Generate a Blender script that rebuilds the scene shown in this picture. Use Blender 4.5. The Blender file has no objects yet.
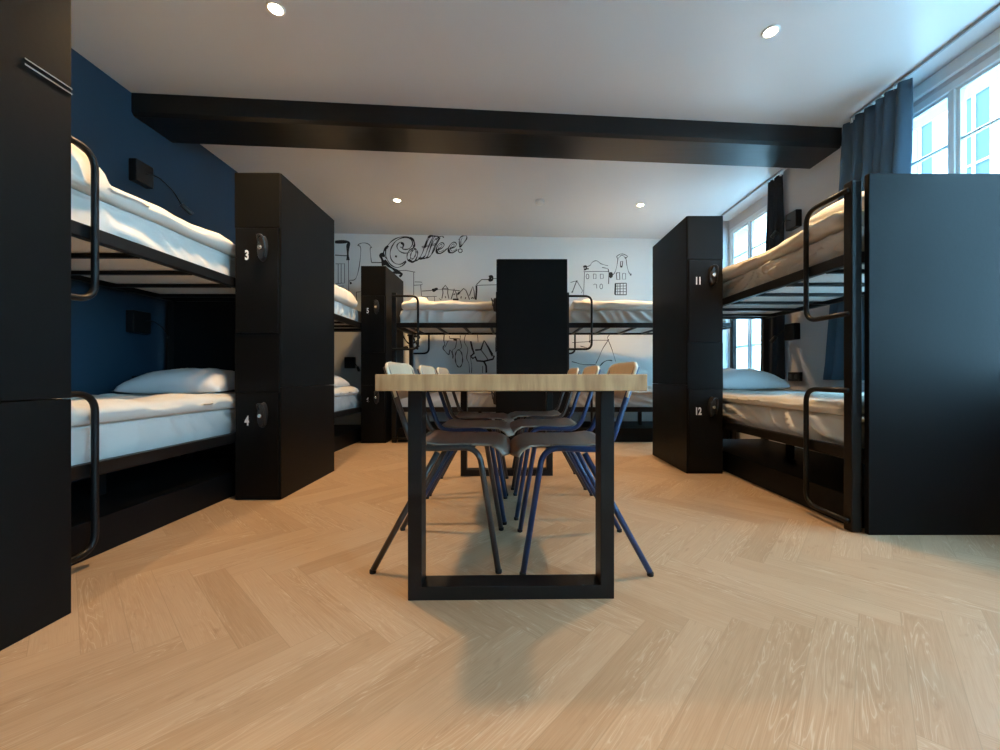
import bpy, bmesh, math, random
from mathutils import Vector, Matrix, noise
random.seed(7)
S = bpy.context.scene
COL = S.collection
R = math.radians
F = 400.0; VX, VY, CH = 510.0, 376.0, 0.75      # focal length in pixels, vanishing point, camera height
H = 2.68                                        # ceiling height

# ------------------------------------------------------------------ materials
def nmat(name, color=(.8,.8,.8), rough=.5, metal=0.0, spec=.5, sheen=0.0):
    m = bpy.data.materials.new(name); m.use_nodes = True
    b = m.node_tree.nodes['Principled BSDF']
    b.inputs['Base Color'].default_value = (*color, 1)
    b.inputs['Roughness'].default_value = rough
    b.inputs['Metallic'].default_value = metal
    b.inputs['Specular IOR Level'].default_value = spec
    if sheen: b.inputs['Sheen Weight'].default_value = sheen
    return m
def N(m, t, **kw):
    n = m.node_tree.nodes.new(t)
    for k, v in kw.items(): setattr(n, k, v)
    return n
def L(m, a, b): m.node_tree.links.new(a, b)
def vary(m, c1, c2, scale=(3,3,3), bump=0.0, bscale=None, detail=4, rough=None):
    """noise-driven colour variation and bump in object space"""
    b = m.node_tree.nodes['Principled BSDF']
    tc = N(m, 'ShaderNodeTexCoord'); mp = N(m, 'ShaderNodeMapping'); mp.inputs['Scale'].default_value = scale
    no = N(m, 'ShaderNodeTexNoise'); no.inputs['Scale'].default_value = 1; no.inputs['Detail'].default_value = detail
    cr = N(m, 'ShaderNodeValToRGB'); cr.color_ramp.elements[0].color = (*c1,1); cr.color_ramp.elements[1].color = (*c2,1)
    cr.color_ramp.elements[0].position = .3; cr.color_ramp.elements[1].position = .7
    L(m, tc.outputs['Object'], mp.inputs['Vector']); L(m, mp.outputs[0], no.inputs['Vector'])
    L(m, no.outputs['Fac'], cr.inputs['Fac']); L(m, cr.outputs[0], b.inputs['Base Color'])
    if rough:
        mr = N(m, 'ShaderNodeMapRange'); mr.inputs['To Min'].default_value = rough[0]; mr.inputs['To Max'].default_value = rough[1]
        L(m, no.outputs['Fac'], mr.inputs['Value']); L(m, mr.outputs[0], b.inputs['Roughness'])
    if bump:
        n2 = N(m, 'ShaderNodeTexNoise'); n2.inputs['Scale'].default_value = 1; n2.inputs['Detail'].default_value = 6
        mp2 = N(m, 'ShaderNodeMapping'); mp2.inputs['Scale'].default_value = bscale or scale
        bp = N(m, 'ShaderNodeBump'); bp.inputs['Strength'].default_value = bump; bp.inputs['Distance'].default_value = .01
        L(m, tc.outputs['Object'], mp2.inputs['Vector']); L(m, mp2.outputs[0], n2.inputs['Vector'])
        L(m, n2.outputs['Fac'], bp.inputs['Height']); L(m, bp.outputs[0], b.inputs['Normal'])
    return m
def emit(name, color, strength):
    m = bpy.data.materials.new(name); m.use_nodes = True
    nt = m.node_tree; nt.nodes.clear()
    e = nt.nodes.new('ShaderNodeEmission'); o = nt.nodes.new('ShaderNodeOutputMaterial')
    e.inputs[0].default_value = (*color,1); e.inputs[1].default_value = strength
    nt.links.new(e.outputs[0], o.inputs[0]); return m

M = {}
M['ceiling'] = vary(nmat('ceiling_paint', rough=.34, spec=.5), (.60,.61,.62), (.64,.65,.66), (.7,.7,.7), bump=.05, bscale=(9,9,9), rough=(.30,.42))
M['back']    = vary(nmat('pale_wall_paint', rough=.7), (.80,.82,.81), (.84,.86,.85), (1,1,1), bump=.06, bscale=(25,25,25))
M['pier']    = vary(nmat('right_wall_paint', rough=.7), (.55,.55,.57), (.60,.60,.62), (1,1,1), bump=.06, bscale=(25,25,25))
M['blue']    = vary(nmat('blue_wall_paint', rough=.62), (.007,.030,.056), (.010,.036,.066), (1.5,1.5,1.5), bump=.06, bscale=(25,25,25))
M['locker']  = vary(nmat('black_laminate', rough=.5, spec=.14), (.0042,.0044,.0042), (.0064,.0066,.0062), (2,2,2), bump=.04, bscale=(60,60,60), rough=(.40,.55))
M['panel']   = vary(nmat('black_panel_laminate', rough=.55, spec=.14), (.0045,.005,.0055), (.0065,.0072,.008), (2,2,2), bump=.04, bscale=(60,60,60), rough=(.42,.58))
M['steel']   = vary(nmat('black_powder_coat', rough=.42, spec=.32), (.005,.005,.005), (.008,.008,.008), (8,8,8), bump=.05, bscale=(150,150,150))
M['lock']    = nmat('dark_lock_plastic', (.025,.025,.025), .3)
M['chrome']  = nmat('satin_chrome', (.65,.65,.63), .25, 1.0)
M['white']   = nmat('number_white', (.85,.85,.85), .5)
M['beam']    = vary(nmat('black_beam_paint', rough=.42, spec=.35), (.005,.005,.005), (.008,.008,.008), (1,3,3), bump=.12, bscale=(1.5,14,14), rough=(.28,.42))
M['linen']   = vary(nmat('white_linen', rough=.85, spec=.2, sheen=.1), (.74,.72,.67), (.80,.78,.73), (3,3,3), bump=.22, bscale=(14,14,14))
M['duvet']   = vary(nmat('cream_duvet_cotton', rough=.85, spec=.2, sheen=.1), (.72,.69,.62), (.78,.75,.68), (3,3,3), bump=.25, bscale=(16,16,16))
M['pillow']  = vary(nmat('white_pillow_cotton', rough=.85, spec=.2), (.74,.74,.74), (.80,.80,.80), (3,3,3), bump=.25, bscale=(18,18,18))
M['curtain'] = vary(nmat('blue_grey_curtain', rough=.9, spec=.15), (.060,.105,.15), (.08,.135,.19), (2,2,.5), bump=.1, bscale=(90,90,90))
M['curtain_dark'] = vary(nmat('charcoal_curtain', rough=.9, spec=.15), (.025,.032,.042), (.035,.043,.055), (2,2,.5), bump=.1, bscale=(90,90,90))
M['frame']   = nmat('window_frame_paint', (.72,.78,.80), .4)
M['rail']    = nmat('curtain_rail_grey', (.30,.34,.38), .4)
M['oak']     = vary(nmat('oak_tabletop', rough=.45), (.50,.31,.15), (.64,.43,.24), (1.5,60,60), bump=.08, bscale=(3,80,80))
M['oak_end'] = vary(nmat('oak_end_edge', rough=.55), (.43,.235,.10), (.66,.41,.20), (38,4,5), bump=.12, bscale=(80,6,10), detail=7)
M['ply']     = vary(nmat('beech_backrest', rough=.4), (.56,.45,.30), (.64,.53,.37), (2,30,2), bump=.03, bscale=(3,60,3))
M['ply_edge']= nmat('pale_ply_edge', (.78,.70,.55), .5)
M['seat']    = vary(nmat('brown_seat_laminate', rough=.36), (.23,.185,.145), (.30,.245,.195), (25,3,3), bump=.03, bscale=(60,4,4))
M['seat_edge']= nmat('seat_ply_edge', (.36,.29,.21), .5)
M['tube_grey'] = nmat('grey_chair_enamel', (.062,.058,.055), .3, .3)
M['tube_blue'] = nmat('blue_chair_enamel', (.018,.045,.125), .3, .1)
M['rubber']  = nmat('black_rubber', (.01,.01,.01), .7)
M['ink']     = nmat('mural_black_paint', (.012,.012,.012), .6)
M['plastic'] = nmat('white_plastic', (.75,.75,.73), .4)
M['lamp_glow'] = emit('downlight_glow', (1,.80,.52), 45)
M['facade']  = vary(nmat('facade_render', rough=.8), (.80,.82,.82), (.86,.87,.86), (.5,.5,.5))
M['far_pane']= nmat('far_window_glass', (.032,.045,.055), .4)
M['ground']  = nmat('courtyard_paving', (.45,.45,.44), .8)
def glass():
    m = bpy.data.materials.new('window_glass'); m.use_nodes = True
    nt = m.node_tree; nt.nodes.clear()
    t = nt.nodes.new('ShaderNodeBsdfTransparent'); t.inputs[0].default_value = (.93,.98,.98,1)
    g = nt.nodes.new('ShaderNodeBsdfGlossy'); g.inputs['Roughness'].default_value = .03
    lw = nt.nodes.new('ShaderNodeLayerWeight'); pw = nt.nodes.new('ShaderNodeMath'); pw.operation = 'POWER'; pw.inputs[1].default_value = 4.0
    fr = nt.nodes.new('ShaderNodeMath'); fr.operation = 'MULTIPLY_ADD'; fr.inputs[1].default_value = .7; fr.inputs[2].default_value = .02
    nt.links.new(lw.outputs['Facing'], pw.inputs[0]); nt.links.new(pw.outputs[0], fr.inputs[0])
    mx = nt.nodes.new('ShaderNodeMixShader'); o = nt.nodes.new('ShaderNodeOutputMaterial')
    nt.links.new(fr.outputs[0], mx.inputs[0]); nt.links.new(t.outputs[0], mx.inputs[1]); nt.links.new(g.outputs[0], mx.inputs[2])
    nt.links.new(mx.outputs[0], o.inputs[0]); return m
M['glass'] = glass()

def floor_material():
    m = nmat('herringbone_oak_planks', rough=.45, spec=.45)
    b = m.node_tree.nodes['Principled BSDF']
    def V(x): return x
    def ma(op, a, c=None, d=None):
        n = N(m, 'ShaderNodeMath', operation=op)
        for i, v in enumerate((a, c, d)):
            if v is None: continue
            if isinstance(v, (int, float)): n.inputs[i].default_value = v
            else: L(m, v, n.inputs[i])
        return n.outputs[0]
    n_, w = 6, .097
    tc = N(m, 'ShaderNodeTexCoord'); mp = N(m, 'ShaderNodeMapping', vector_type='POINT')
    mp.inputs['Rotation'].default_value = (0,0,R(-3.0))
    L(m, tc.outputs['Object'], mp.inputs['Vector'])
    sp = N(m, 'ShaderNodeSeparateXYZ'); L(m, mp.outputs[0], sp.inputs[0])
    x = sp.outputs[0]; y = ma('SUBTRACT', sp.outputs[1], 1.135)
    q = 1/math.sqrt(2)/w
    u = ma('ADD', ma('MULTIPLY', ma('SUBTRACT', x, y), q), float(n_)+200*n_)
    v = ma('ADD', ma('MULTIPLY', ma('ADD', x, y), q), 200.0*n_)
    i = ma('FLOOR', u); j = ma('FLOOR', v)
    fu = ma('FRACT', u); fv = ma('FRACT', v)
    k = ma('FLOORED_MODULO', ma('SUBTRACT', i, j), 2.0*n_)
    hor = ma('LESS_THAN', k, n_-.5)
    # horizontal plank
    ah = ma('ADD', k, fu); i0 = ma('SUBTRACT', i, k)
    idh = ma('ADD', ma('MULTIPLY', i0, 12.9898), ma('MULTIPLY', j, 78.233))
    # vertical plank
    kv = ma('SUBTRACT', 2.0*n_-1, k); av = ma('ADD', kv, fv); j0 = ma('SUBTRACT', j, kv)
    idv = ma('ADD', ma('ADD', ma('MULTIPLY', i, 39.346), ma('MULTIPLY', j0, 11.135)), 5.7)
    def mix(a, c):   # hor ? a : c
        return ma('ADD', ma('MULTIPLY', a, hor), ma('MULTIPLY', c, ma('SUBTRACT', 1.0, hor)))
    along = mix(ah, av); across = mix(fv, fu)
    rid = ma('FRACT', ma('MULTIPLY', ma('SINE', mix(idh, idv)), 43758.5453))
    rid2 = ma('FRACT', ma('MULTIPLY', rid, 17.31))
    # seam
    e1 = ma('MINIMUM', across, ma('SUBTRACT', 1.0, across))
    e2 = ma('MINIMUM', along, ma('SUBTRACT', float(n_), along))
    seam = ma('MINIMUM', e1, e2)
    sm = N(m, 'ShaderNodeMapRange', interpolation_type='SMOOTHSTEP'); L(m, seam, sm.inputs[0]); sm.inputs[1].default_value = .0; sm.inputs[2].default_value = .015
    # grain
    cb = N(m, 'ShaderNodeCombineXYZ'); L(m, ma('MULTIPLY', along, .085), cb.inputs[0]); L(m, ma('MULTIPLY', across, 1.0), cb.inputs[1]); L(m, ma('MULTIPLY', rid, 91.0), cb.inputs[2])
    g1 = N(m, 'ShaderNodeTexNoise'); g1.inputs['Scale'].default_value = 2.2; g1.inputs['Detail'].default_value = 3; g1.inputs['Distortion'].default_value = .7
    L(m, cb.outputs[0], g1.inputs['Vector'])
    rings = ma('ABSOLUTE', ma('SINE', ma('MULTIPLY', g1.outputs['Fac'], 34.0)))
    cb2 = N(m, 'ShaderNodeCombineXYZ'); L(m, ma('MULTIPLY', along, .55), cb2.inputs[0]); L(m, ma('MULTIPLY', across, 26.0), cb2.inputs[1]); L(m, ma('MULTIPLY', rid, 57.0), cb2.inputs[2])
    g2 = N(m, 'ShaderNodeTexNoise'); g2.inputs['Scale'].default_value = 1.6; g2.inputs['Detail'].default_value = 5
    L(m, cb2.outputs[0], g2.inputs['Vector'])
    cr = N(m, 'ShaderNodeValToRGB'); e = cr.color_ramp.elements
    e[0].position = .0; e[0].color = (.39,.252,.142,1); e[1].position = 1; e[1].color = (.555,.408,.272,1)
    x1 = e.new(.5); x1.color = (.485,.336,.209,1)
    tone = ma('ADD', ma('MULTIPLY', rid2, .42), ma('ADD', ma('MULTIPLY', g1.outputs['Fac'], .35), ma('MULTIPLY', ma('SUBTRACT', g2.outputs['Fac'], .5), 1.0)))
    L(m, tone, cr.inputs[0])
    # limed (pale) pore lines on the rings
    rr = N(m, 'ShaderNodeMapRange', interpolation_type='SMOOTHSTEP'); L(m, rings, rr.inputs[0]); rr.inputs[1].default_value = .34; rr.inputs[2].default_value = .0
    mask = N(m, 'ShaderNodeMapRange'); mk0 = N(m, 'ShaderNodeTexNoise'); mk0.inputs['Scale'].default_value = .9; L(m, cb.outputs[0], mk0.inputs['Vector']); L(m, mk0.outputs['Fac'], mask.inputs[0]); mask.inputs[1].default_value = .42; mask.inputs[2].default_value = .60
    lim = ma('MULTIPLY', ma('MULTIPLY', rr.outputs[0], mask.outputs[0]), .38)
    mx = N(m, 'ShaderNodeMixRGB'); L(m, lim, mx.inputs[0]); L(m, cr.outputs[0], mx.inputs[1]); mx.inputs[2].default_value = (.70,.60,.46,1)
    dk = N(m, 'ShaderNodeMapRange', interpolation_type='SMOOTHSTEP'); L(m, rings, dk.inputs[0]); dk.inputs[1].default_value = .80; dk.inputs[2].default_value = 1.0
    md = N(m, 'ShaderNodeMixRGB'); L(m, ma('MULTIPLY', ma('MULTIPLY', dk.outputs[0], mask.outputs[0]), .30), md.inputs[0]); L(m, mx.outputs[0], md.inputs[1]); md.inputs[2].default_value = (.33,.20,.105,1); mx = md
    # sparse dark knots
    cb3 = N(m, 'ShaderNodeCombineXYZ'); L(m, ma('MULTIPLY', along, .5), cb3.inputs[0]); L(m, ma('MULTIPLY', across, 1.3), cb3.inputs[1]); L(m, ma('MULTIPLY', rid, 33.0), cb3.inputs[2])
    g3 = N(m, 'ShaderNodeTexNoise'); g3.inputs['Scale'].default_value = 2.4; g3.inputs['Detail'].default_value = 5; L(m, cb3.outputs[0], g3.inputs['Vector'])
    kn = N(m, 'ShaderNodeMapRange', interpolation_type='SMOOTHSTEP'); L(m, g3.outputs['Fac'], kn.inputs[0]); kn.inputs[1].default_value = .62; kn.inputs[2].default_value = .84
    mk = N(m, 'ShaderNodeMixRGB'); L(m, ma('MULTIPLY', kn.outputs[0], .55), mk.inputs[0]); L(m, mx.outputs[0], mk.inputs[1]); mk.inputs[2].default_value = (.27,.16,.085,1)
    ms = N(m, 'ShaderNodeMixRGB'); L(m, sm.outputs[0], ms.inputs[0]); ms.inputs[1].default_value = (.37,.255,.150,1); L(m, mk.outputs[0], ms.inputs[2])
    L(m, ms.outputs[0], b.inputs['Base Color'])
    bp = N(m, 'ShaderNodeBump'); bp.inputs['Strength'].default_value = .12; bp.inputs['Distance'].default_value = .004
    L(m, ma('ADD', ma('MULTIPLY', sm.outputs[0], .8), ma('MULTIPLY', g2.outputs['Fac'], .7)), bp.inputs['Height']); L(m, bp.outputs[0], b.inputs['Normal'])
    ro = N(m, 'ShaderNodeMapRange'); L(m, g2.outputs['Fac'], ro.inputs[0]); ro.inputs[3].default_value = .40; ro.inputs[4].default_value = .56
    L(m, ro.outputs[0], b.inputs['Roughness'])
    return m
M['floor'] = floor_material()

# ------------------------------------------------------------------ mesh helpers
def box(bm, x0, x1, y0, y1, z0, z1):
    if x0 > x1: x0, x1 = x1, x0
    if y0 > y1: y0, y1 = y1, y0
    v = [bm.verts.new((x,y,z)) for x in (x0,x1) for y in (y0,y1) for z in (z0,z1)]
    for f in ((0,1,3,2),(4,6,7,5),(0,4,5,1),(2,3,7,6),(0,2,6,4),(1,5,7,3)): bm.faces.new([v[i] for i in f])
def fillet(pts, r, n=6):
    pts = [Vector(p) for p in pts]; out = [pts[0]]
    for a, b, c in zip(pts, pts[1:], pts[2:]):
        d1 = (a-b); d2 = (c-b); rr = min(r, d1.length*.49, d2.length*.49)
        p1 = b + d1.normalized()*rr; p2 = b + d2.normalized()*rr
        for i in range(n+1):
            t = i/n; out.append(p1*(1-t)**2 + b*2*t*(1-t) + p2*t*t)
    out.append(pts[-1]); return out
def tube(bm, pts, r, seg=10, closed=False, flat=1.0):
    pts = [Vector(p) for p in pts]; n = len(pts); rings = []
    d0 = (pts[1]-pts[0]).normalized()
    up = Vector((0,0,1)) if abs(d0.z) < .9 else Vector((0,1,0))
    a = d0.cross(up).normalized()
    for i in range(n):
        if closed: d = (pts[(i+1)%n]-pts[i-1]).normalized()
        elif i == 0: d = d0
        elif i == n-1: d = (pts[-1]-pts[-2]).normalized()
        else: d = ((pts[i+1]-pts[i]).normalized()+(pts[i]-pts[i-1]).normalized()).normalized()
        a = (a - d*a.dot(d)).normalized(); b = d.cross(a)
        rings.append([bm.verts.new(pts[i] + a*math.cos(2*math.pi*k/seg)*r + b*math.sin(2*math.pi*k/seg)*r*flat) for k in range(seg)])
    m = n if closed else n-1
    for i in range(m):
        r0, r1 = rings[i], rings[(i+1)%n]
        for k in range(seg): bm.faces.new((r0[k], r0[(k+1)%seg], r1[(k+1)%seg], r1[k]))
    if not closed:
        bm.faces.new(rings[0][::-1]); bm.faces.new(rings[-1])
def lathe(bm, prof, seg=32, c=(0,0,0)):
    c = Vector(c); rings = []
    for r, z in prof:
        rings.append([bm.verts.new(c+Vector((r*math.cos(2*math.pi*k/seg), r*math.sin(2*math.pi*k/seg), z))) for k in range(seg)])
    for a, b in zip(rings, rings[1:]):
        for k in range(seg): bm.faces.new((a[k], a[(k+1)%seg], b[(k+1)%seg], b[k]))
    bm.faces.new(rings[0]); bm.faces.new(rings[-1][::-1])
def obj(name, bm, mat, parent=None, bevel=0.0, smooth=False, loc=None):
    bmesh.ops.recalc_face_normals(bm, faces=bm.faces[:])
    me = bpy.data.meshes.new(name); bm.to_mesh(me); bm.free()
    for m in (mat if isinstance(mat, (list, tuple)) else [mat]): me.materials.append(m)
    o = bpy.data.objects.new(name, me); COL.objects.link(o)
    if parent: o.parent = parent
    if loc: o.location = loc
    if bevel:
        bv = o.modifiers.new('bevel', 'BEVEL'); bv.width = bevel; bv.segments = 2; bv.limit_method = 'ANGLE'; bv.angle_limit = R(40)
    if smooth:
        for p in me.polygons: p.use_smooth = True
    return o
def B(*boxes):
    bm = bmesh.new()
    for b in boxes: box(bm, *b)
    return bm
def tag(o, label, cat, group=None):
    o['label'] = label; o['category'] = cat
    if group: o['group'] = group
    return o
def empty(name, loc, rz=0.0):
    o = bpy.data.objects.new(name, None); COL.objects.link(o); o.empty_display_size = .1
    o.location = loc; o.rotation_euler = (0,0,rz); return o
def struct(name, bm, mat, bevel=0.0):
    o = obj(name, bm, mat, bevel=bevel); o['kind'] = 'structure'; return o
def copy_tree(o, parent=None):
    c = o.copy(); COL.objects.link(c); c.parent = parent
    for ch in list(o.children): copy_tree(ch, c)
    return c
def text(name, s, size, mat, parent, loc, rot=(R(90),0,0), sx=.66, bold=.022):
    cu = bpy.data.curves.new(name, 'FONT'); cu.body = s; cu.size = size; cu.align_x = 'CENTER'; cu.align_y = 'CENTER'
    cu.extrude = .0006; cu.offset = bold*size*1.6
    t = bpy.data.objects.new('tmp', cu); COL.objects.link(t)
    dg = bpy.context.evaluated_depsgraph_get()
    me = bpy.data.meshes.new_from_object(t.evaluated_get(dg)); bpy.data.objects.remove(t)
    me.materials.clear(); me.materials.append(mat)
    for v in me.vertices: v.co.x *= sx
    o = bpy.data.objects.new(name, me); COL.objects.link(o); o.parent = parent; o.location = loc; o.rotation_euler = rot
    return o

# ------------------------------------------------------------------ room shell
WX = 2.58; YB = -3.2
def back_y(x): return 5.528 + .0468*x
def skew_box(bm, xa, xb, f0, f1, z0, z1):
    v = []
    for x in (xa, xb):
        for f in (f0, f1):
            for z in (z0, z1): v.append(bm.verts.new((x, f(x), z)))
    for f in ((0,1,3,2),(4,6,7,5),(0,4,5,1),(2,3,7,6),(0,2,6,4),(1,5,7,3)): bm.faces.new([v[i] for i in f])
struct('floor', B((-2.8, 3.0, YB-.2, 6.0, -.1, 0)), M['floor'])
struct('ceiling', B((-2.8, 3.0, YB-.2, 6.0, H, H+.12)), M['ceiling'])
struct('wall_left', B((-WX-.2, -WX, YB-.2, 6.0, 0, H)), M['blue'])
bm = bmesh.new(); skew_box(bm, -WX, 3.0, back_y, lambda x: 6.0, 0, H); struct('wall_back', bm, M['back'])
struct('wall_front', B((-WX, WX, YB-.2, YB, 0, H)), M['back'])
GX = 2.73          # plane of the glazing
SILL = .70
OPEN = [(3.78, 4.98), (.62, 2.95), (-2.3, -.1)]
bm = bmesh.new()
edges = [5.72, 4.98, 3.78, 2.95, .62, -.1, -2.3, YB-.2]
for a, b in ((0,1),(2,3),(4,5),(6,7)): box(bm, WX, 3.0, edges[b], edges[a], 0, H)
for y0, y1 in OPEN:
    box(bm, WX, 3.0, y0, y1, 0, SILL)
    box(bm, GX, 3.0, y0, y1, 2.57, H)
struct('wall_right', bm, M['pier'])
bm = bmesh.new(); 
struct('trim_1', B((WX-.02, GX-.002, OPEN[1][0]+.005, OPEN[1][1]-.005, SILL+.001, SILL+.03)), M['frame'], .004)
struct('trim_2', B((WX-.02, GX-.002, OPEN[0][0]+.005, OPEN[0][1]-.005, SILL+.001, SILL+.03)), M['frame'], .004)
struct('baseboard_left', B((-WX, -WX+.015, YB, 5.38, 0, .08)), M['locker'], .003)
bm = bmesh.new(); skew_box(bm, -WX+.02, WX, lambda x: back_y(x)-.015, back_y, 0, .08); struct('baseboard_back', bm, M['back'])

def window(name, y0, y1, mull, bars, label):
    root = empty(name, (GX, (y0+y1)/2, SILL)); root['kind'] = 'structure'; root['label'] = label
    cy = (y0+y1)/2; top = 2.57-SILL
    f = .05
    bm = B((0,.07, y0-cy, y0-cy+f, 0, top), (0,.07, y1-cy-f, y1-cy, 0, top), (0,.07, y0-cy+f, y1-cy-f, top-f, top), (0,.07, y0-cy+f, y1-cy-f, 0, f))
    obj('window_frame', bm, M['frame'], root, .004)
    xs = [y0+f] + mull + [y1-f]
    for mu in mull:
        obj('mullion', B((.0,.07, mu-cy-.016, mu-cy+.016, f, top-f)), M['frame'], root, .004)
    for a, b in zip(xs, xs[1:]):
        a2, b2 = a-cy+(.016 if a in mull else 0), b-cy-(.016 if b in mull else 0)
        s = .02
        bm = B((.015,.055,a2,a2+s,f,top-f),(.015,.055,b2-s,b2,f,top-f),(.015,.055,a2+s,b2-s,top-f-s,top-f),(.015,.055,a2+s,b2-s,f,f+s))
        for z in bars: box(bm, .022,.048, a2+s, b2-s, z-SILL-.008, z-SILL+.008)
        sash = obj('sash', bm, M['frame'], root, .003)
        obj('pane', B((.032,.038,a2+s,b2-s,f+s,top-f-s)), M['glass'], sash)
    return root
window('window_1', .62, 2.95, [1.06, 1.53, 2.0, 2.475], [2.20, 1.62, 1.1], 'tall white framed window at the right, beyond the black bed end panel')
window('window_2', 3.78, 4.98, [4.18, 4.58], [2.20, 1.62, 1.1], 'smaller looking far window above the right bunk bed')
window('window_3', -2.3, -.1, [-1.76,-1.2,-.64], [2.20, 1.62, 1.1], 'window on the right wall behind the viewpoint')
struct('window_shade_strip', B((GX-.03, GX-.004, .63, 2.94, 2.595, 2.675)), M['frame'], .004).name = 'trim_3'

# black ceiling beam, slightly skew to the room
bm = bmesh.new()
zb = 2.530
prof = [(0,H-.001),(0,zb+.02),(.02,zb),(.33,zb),(.35,zb+.02),(.35,H-.001)]
fy = lambda x: 2.915 + .0745*x
r0 = [bm.verts.new((-WX+.002, fy(-WX)+a, z)) for a, z in prof]; r1 = [bm.verts.new((WX-.002, fy(WX)+a, z)) for a, z in prof]
for i in range(6): bm.faces.new((r0[i], r0[(i+1)%6], r1[(i+1)%6], r1[i]))
bm.faces.new(r0); bm.faces.new(r1[::-1])
o = struct('ceiling_beam', bm, M['beam']); o.name = 'trim_4'; o['label'] = 'long black painted beam across the ceiling'

# ------------------------------------------------------------------ lockers
LW, LD, LH = .279, .74, 1.98
def locker(loc, rz, nums, label):
    root = empty('locker', loc, rz); tag(root, label, 'locker', None)
    obj('lower_body', B((0,LW,.004,LD,.0,.678)), M['locker'], root, .003)
    obj('upper_body', B((0,LW,.004,LD,.681,LH)), M['locker'], root, .003)
    obj('top_fascia', B((.004,LW-.004,-.006,.004,1.645,LH-.003)), M['locker'], root, .0015)
    obj('middle_fascia', B((.004,LW-.004,-.006,.004,.653,1.005)), M['locker'], root, .0015)
    for (z0, z1, zn, zl), s in zip(((1.010,1.640,1.475,1.515),(.03,.648,.478,.515)), nums):
        d = obj('door', B((.012,LW-.012,-.012,.004,z0,z1)), M['locker'], root, .0015)
        bm = bmesh.new()
        pr = []
        for k in range(20):
            a = 2*math.pi*k/20; pr.append((.182+.028*math.cos(a), zl+.078*math.sin(a) + .008*math.cos(a)))
        f0 = [bm.verts.new((x,-.012,z)) for x, z in pr]; f1 = [bm.verts.new((.182+(x-.182)*.82,-.040,zl+(z-zl)*.88)) for x, z in pr]
        for k in range(20): bm.faces.new((f0[k], f0[(k+1)%20], f1[(k+1)%20], f1[k]))
        bm.faces.new(f1)
        lk = obj('lock', bm, M['lock'], d, .004, True)
        bm = bmesh.new()
        tube(bm, fillet([(.168,-.035,zl+.03),(.172,-.062,zl+.07),(.205,-.062,zl+.068),(.212,-.050,zl+.02),(.208,-.035,zl-.055)], .02), .0055, 8)
        obj('lock_handle', bm, M['lock'], d, smooth=True)
        bm = bmesh.new(); lathe(bm, [(.0135,0),(.0135,.014),(.011,.017)], 18); 
        for v in bm.verts: v.co = Vector((.183+v.co.x, -.040-v.co.z, zl-.002+v.co.y))
        obj('lock_cylinder', bm, M['chrome'], d, smooth=False)
        if s: text('number', s, .078, M['white'], root, (.082, -.0128, zn))
    return root
lk3 = locker((-1.666, 2.42, 0), 0, ('3','4'), 'tall black locker numbered 3 and 4 at the end of the left bunk bed')
locker((-1.666, 4.465, 0), 0, ('5','6'), 'smaller looking black locker numbered 5 and 6 in the far left corner')
locker((1.357, 3.07, 0), 0, ('11','12'), 'tall black locker numbered 11 and 12 beside the right bunk bed')
near = locker((-1.666, .526, 0), 0, (None,None), 'large black locker cut off by the left edge of the picture')
obj('metal_edge_strip', B((LW, LW+.003, .615, .739, 1.638, 1.643), (LW, LW+.003, .615, .739, 1.655, 1.659)), M['chrome'], near)
locker((-.137, 4.484, 0), R(-90), (None,None), 'black locker turned sideways in front of the back wall beds, behind the table')

# ------------------------------------------------------------------ bunk beds
BW, BL = .82, 1.93
ZU, ZL = 1.295, .345       # bottom of upper / lower rails
def bunk(loc, rz, sx, label, guard=(.0,.30), panel=None, L_=BL, rear_guard=True):
    root = empty('bunk_bed', loc, rz); tag(root, label, 'bunk bed')
    X = lambda a: a*sx
    def b(x0,x1,y0,y1,z0,z1): return B((X(x0),X(x1),y0,y1,z0,z1))
    P = .05
    for x in (0, BW-P):
        for y in (0, L_-P):
            obj('post', b(x,x+P,y,y+P,0,1.69), M['steel'], root, .005)
    for z in (ZU, ZL):
        for x in (.006, BW-.044):
            obj('side_rail', b(x,x+.038,P,L_-P,z,z+.055), M['steel'], root, .004)
        for y in (.006, L_-.044):
            obj('end_rail', b(P,BW-P,y,y+.038,z,z+.055), M['steel'], root, .004)
        n = 6
        for i in range(n):
            y = P + (L_-2*P)*(i+.5)/n
            obj('slat', b(.044,BW-.044,y-.014,y+.014,z-.002,z+.018), M['steel'], root, .003)
    g0, g1 = guard
    def g(x, y0, y1, z0, z1, closed=True, r=.0125):
        bm = bmesh.new()
        pts = [(X(x),y0,z1),(X(x),y1,z1),(X(x),y1,z0),(X(x),y0,z0)]
        tube(bm, fillet(pts, .075, 8), r, 12)
        return obj('guard_rail', bm, M['steel'], root, smooth=True)
    y0 = P if g0 == 0 else g0
    g(-.012, g0+.01, g1, 1.05, 1.645)
    if rear_guard: g(BW+.012, g0+.01, g1-.05, 1.05, 1.645)
    g(-.012, g0+.01, g1, .052, .68)
    # connecting stubs so that the guard sits on the post
    obj('plinth', b(.055,BW-.055,P+.005,L_-P-.005,0,.155), M['panel'], root, .004)
    for y in (L_*.5,):
        obj('support_leg', b(.36,.40,y-.02,y+.02,.156,ZL), M['steel'], root, .004)
    if panel == 'near':
        obj('end_panel', b(.052,BW+.03,-.032,-.006,.0,1.705), M['panel'], root, .004)
    if panel == 'far':
        obj('end_panel', b(P+.002,BW-.052,L_-.056,L_-.044+.0,.40,1.29), M['panel'], root, .002)
    return root
XL, XR = -1.672, 1.637
BEDS = {
 'L1': ((XL,1.03,0), 0, -1), 'L2': ((XL,3.02,0), 0, -1), 'BLf': ((-1.33,4.492,0), R(-90), -1),
 'BRt': ((.615,4.492,0), R(-90), -1), 'R1': ((XR,1.915,0), 0, 1)}
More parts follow.
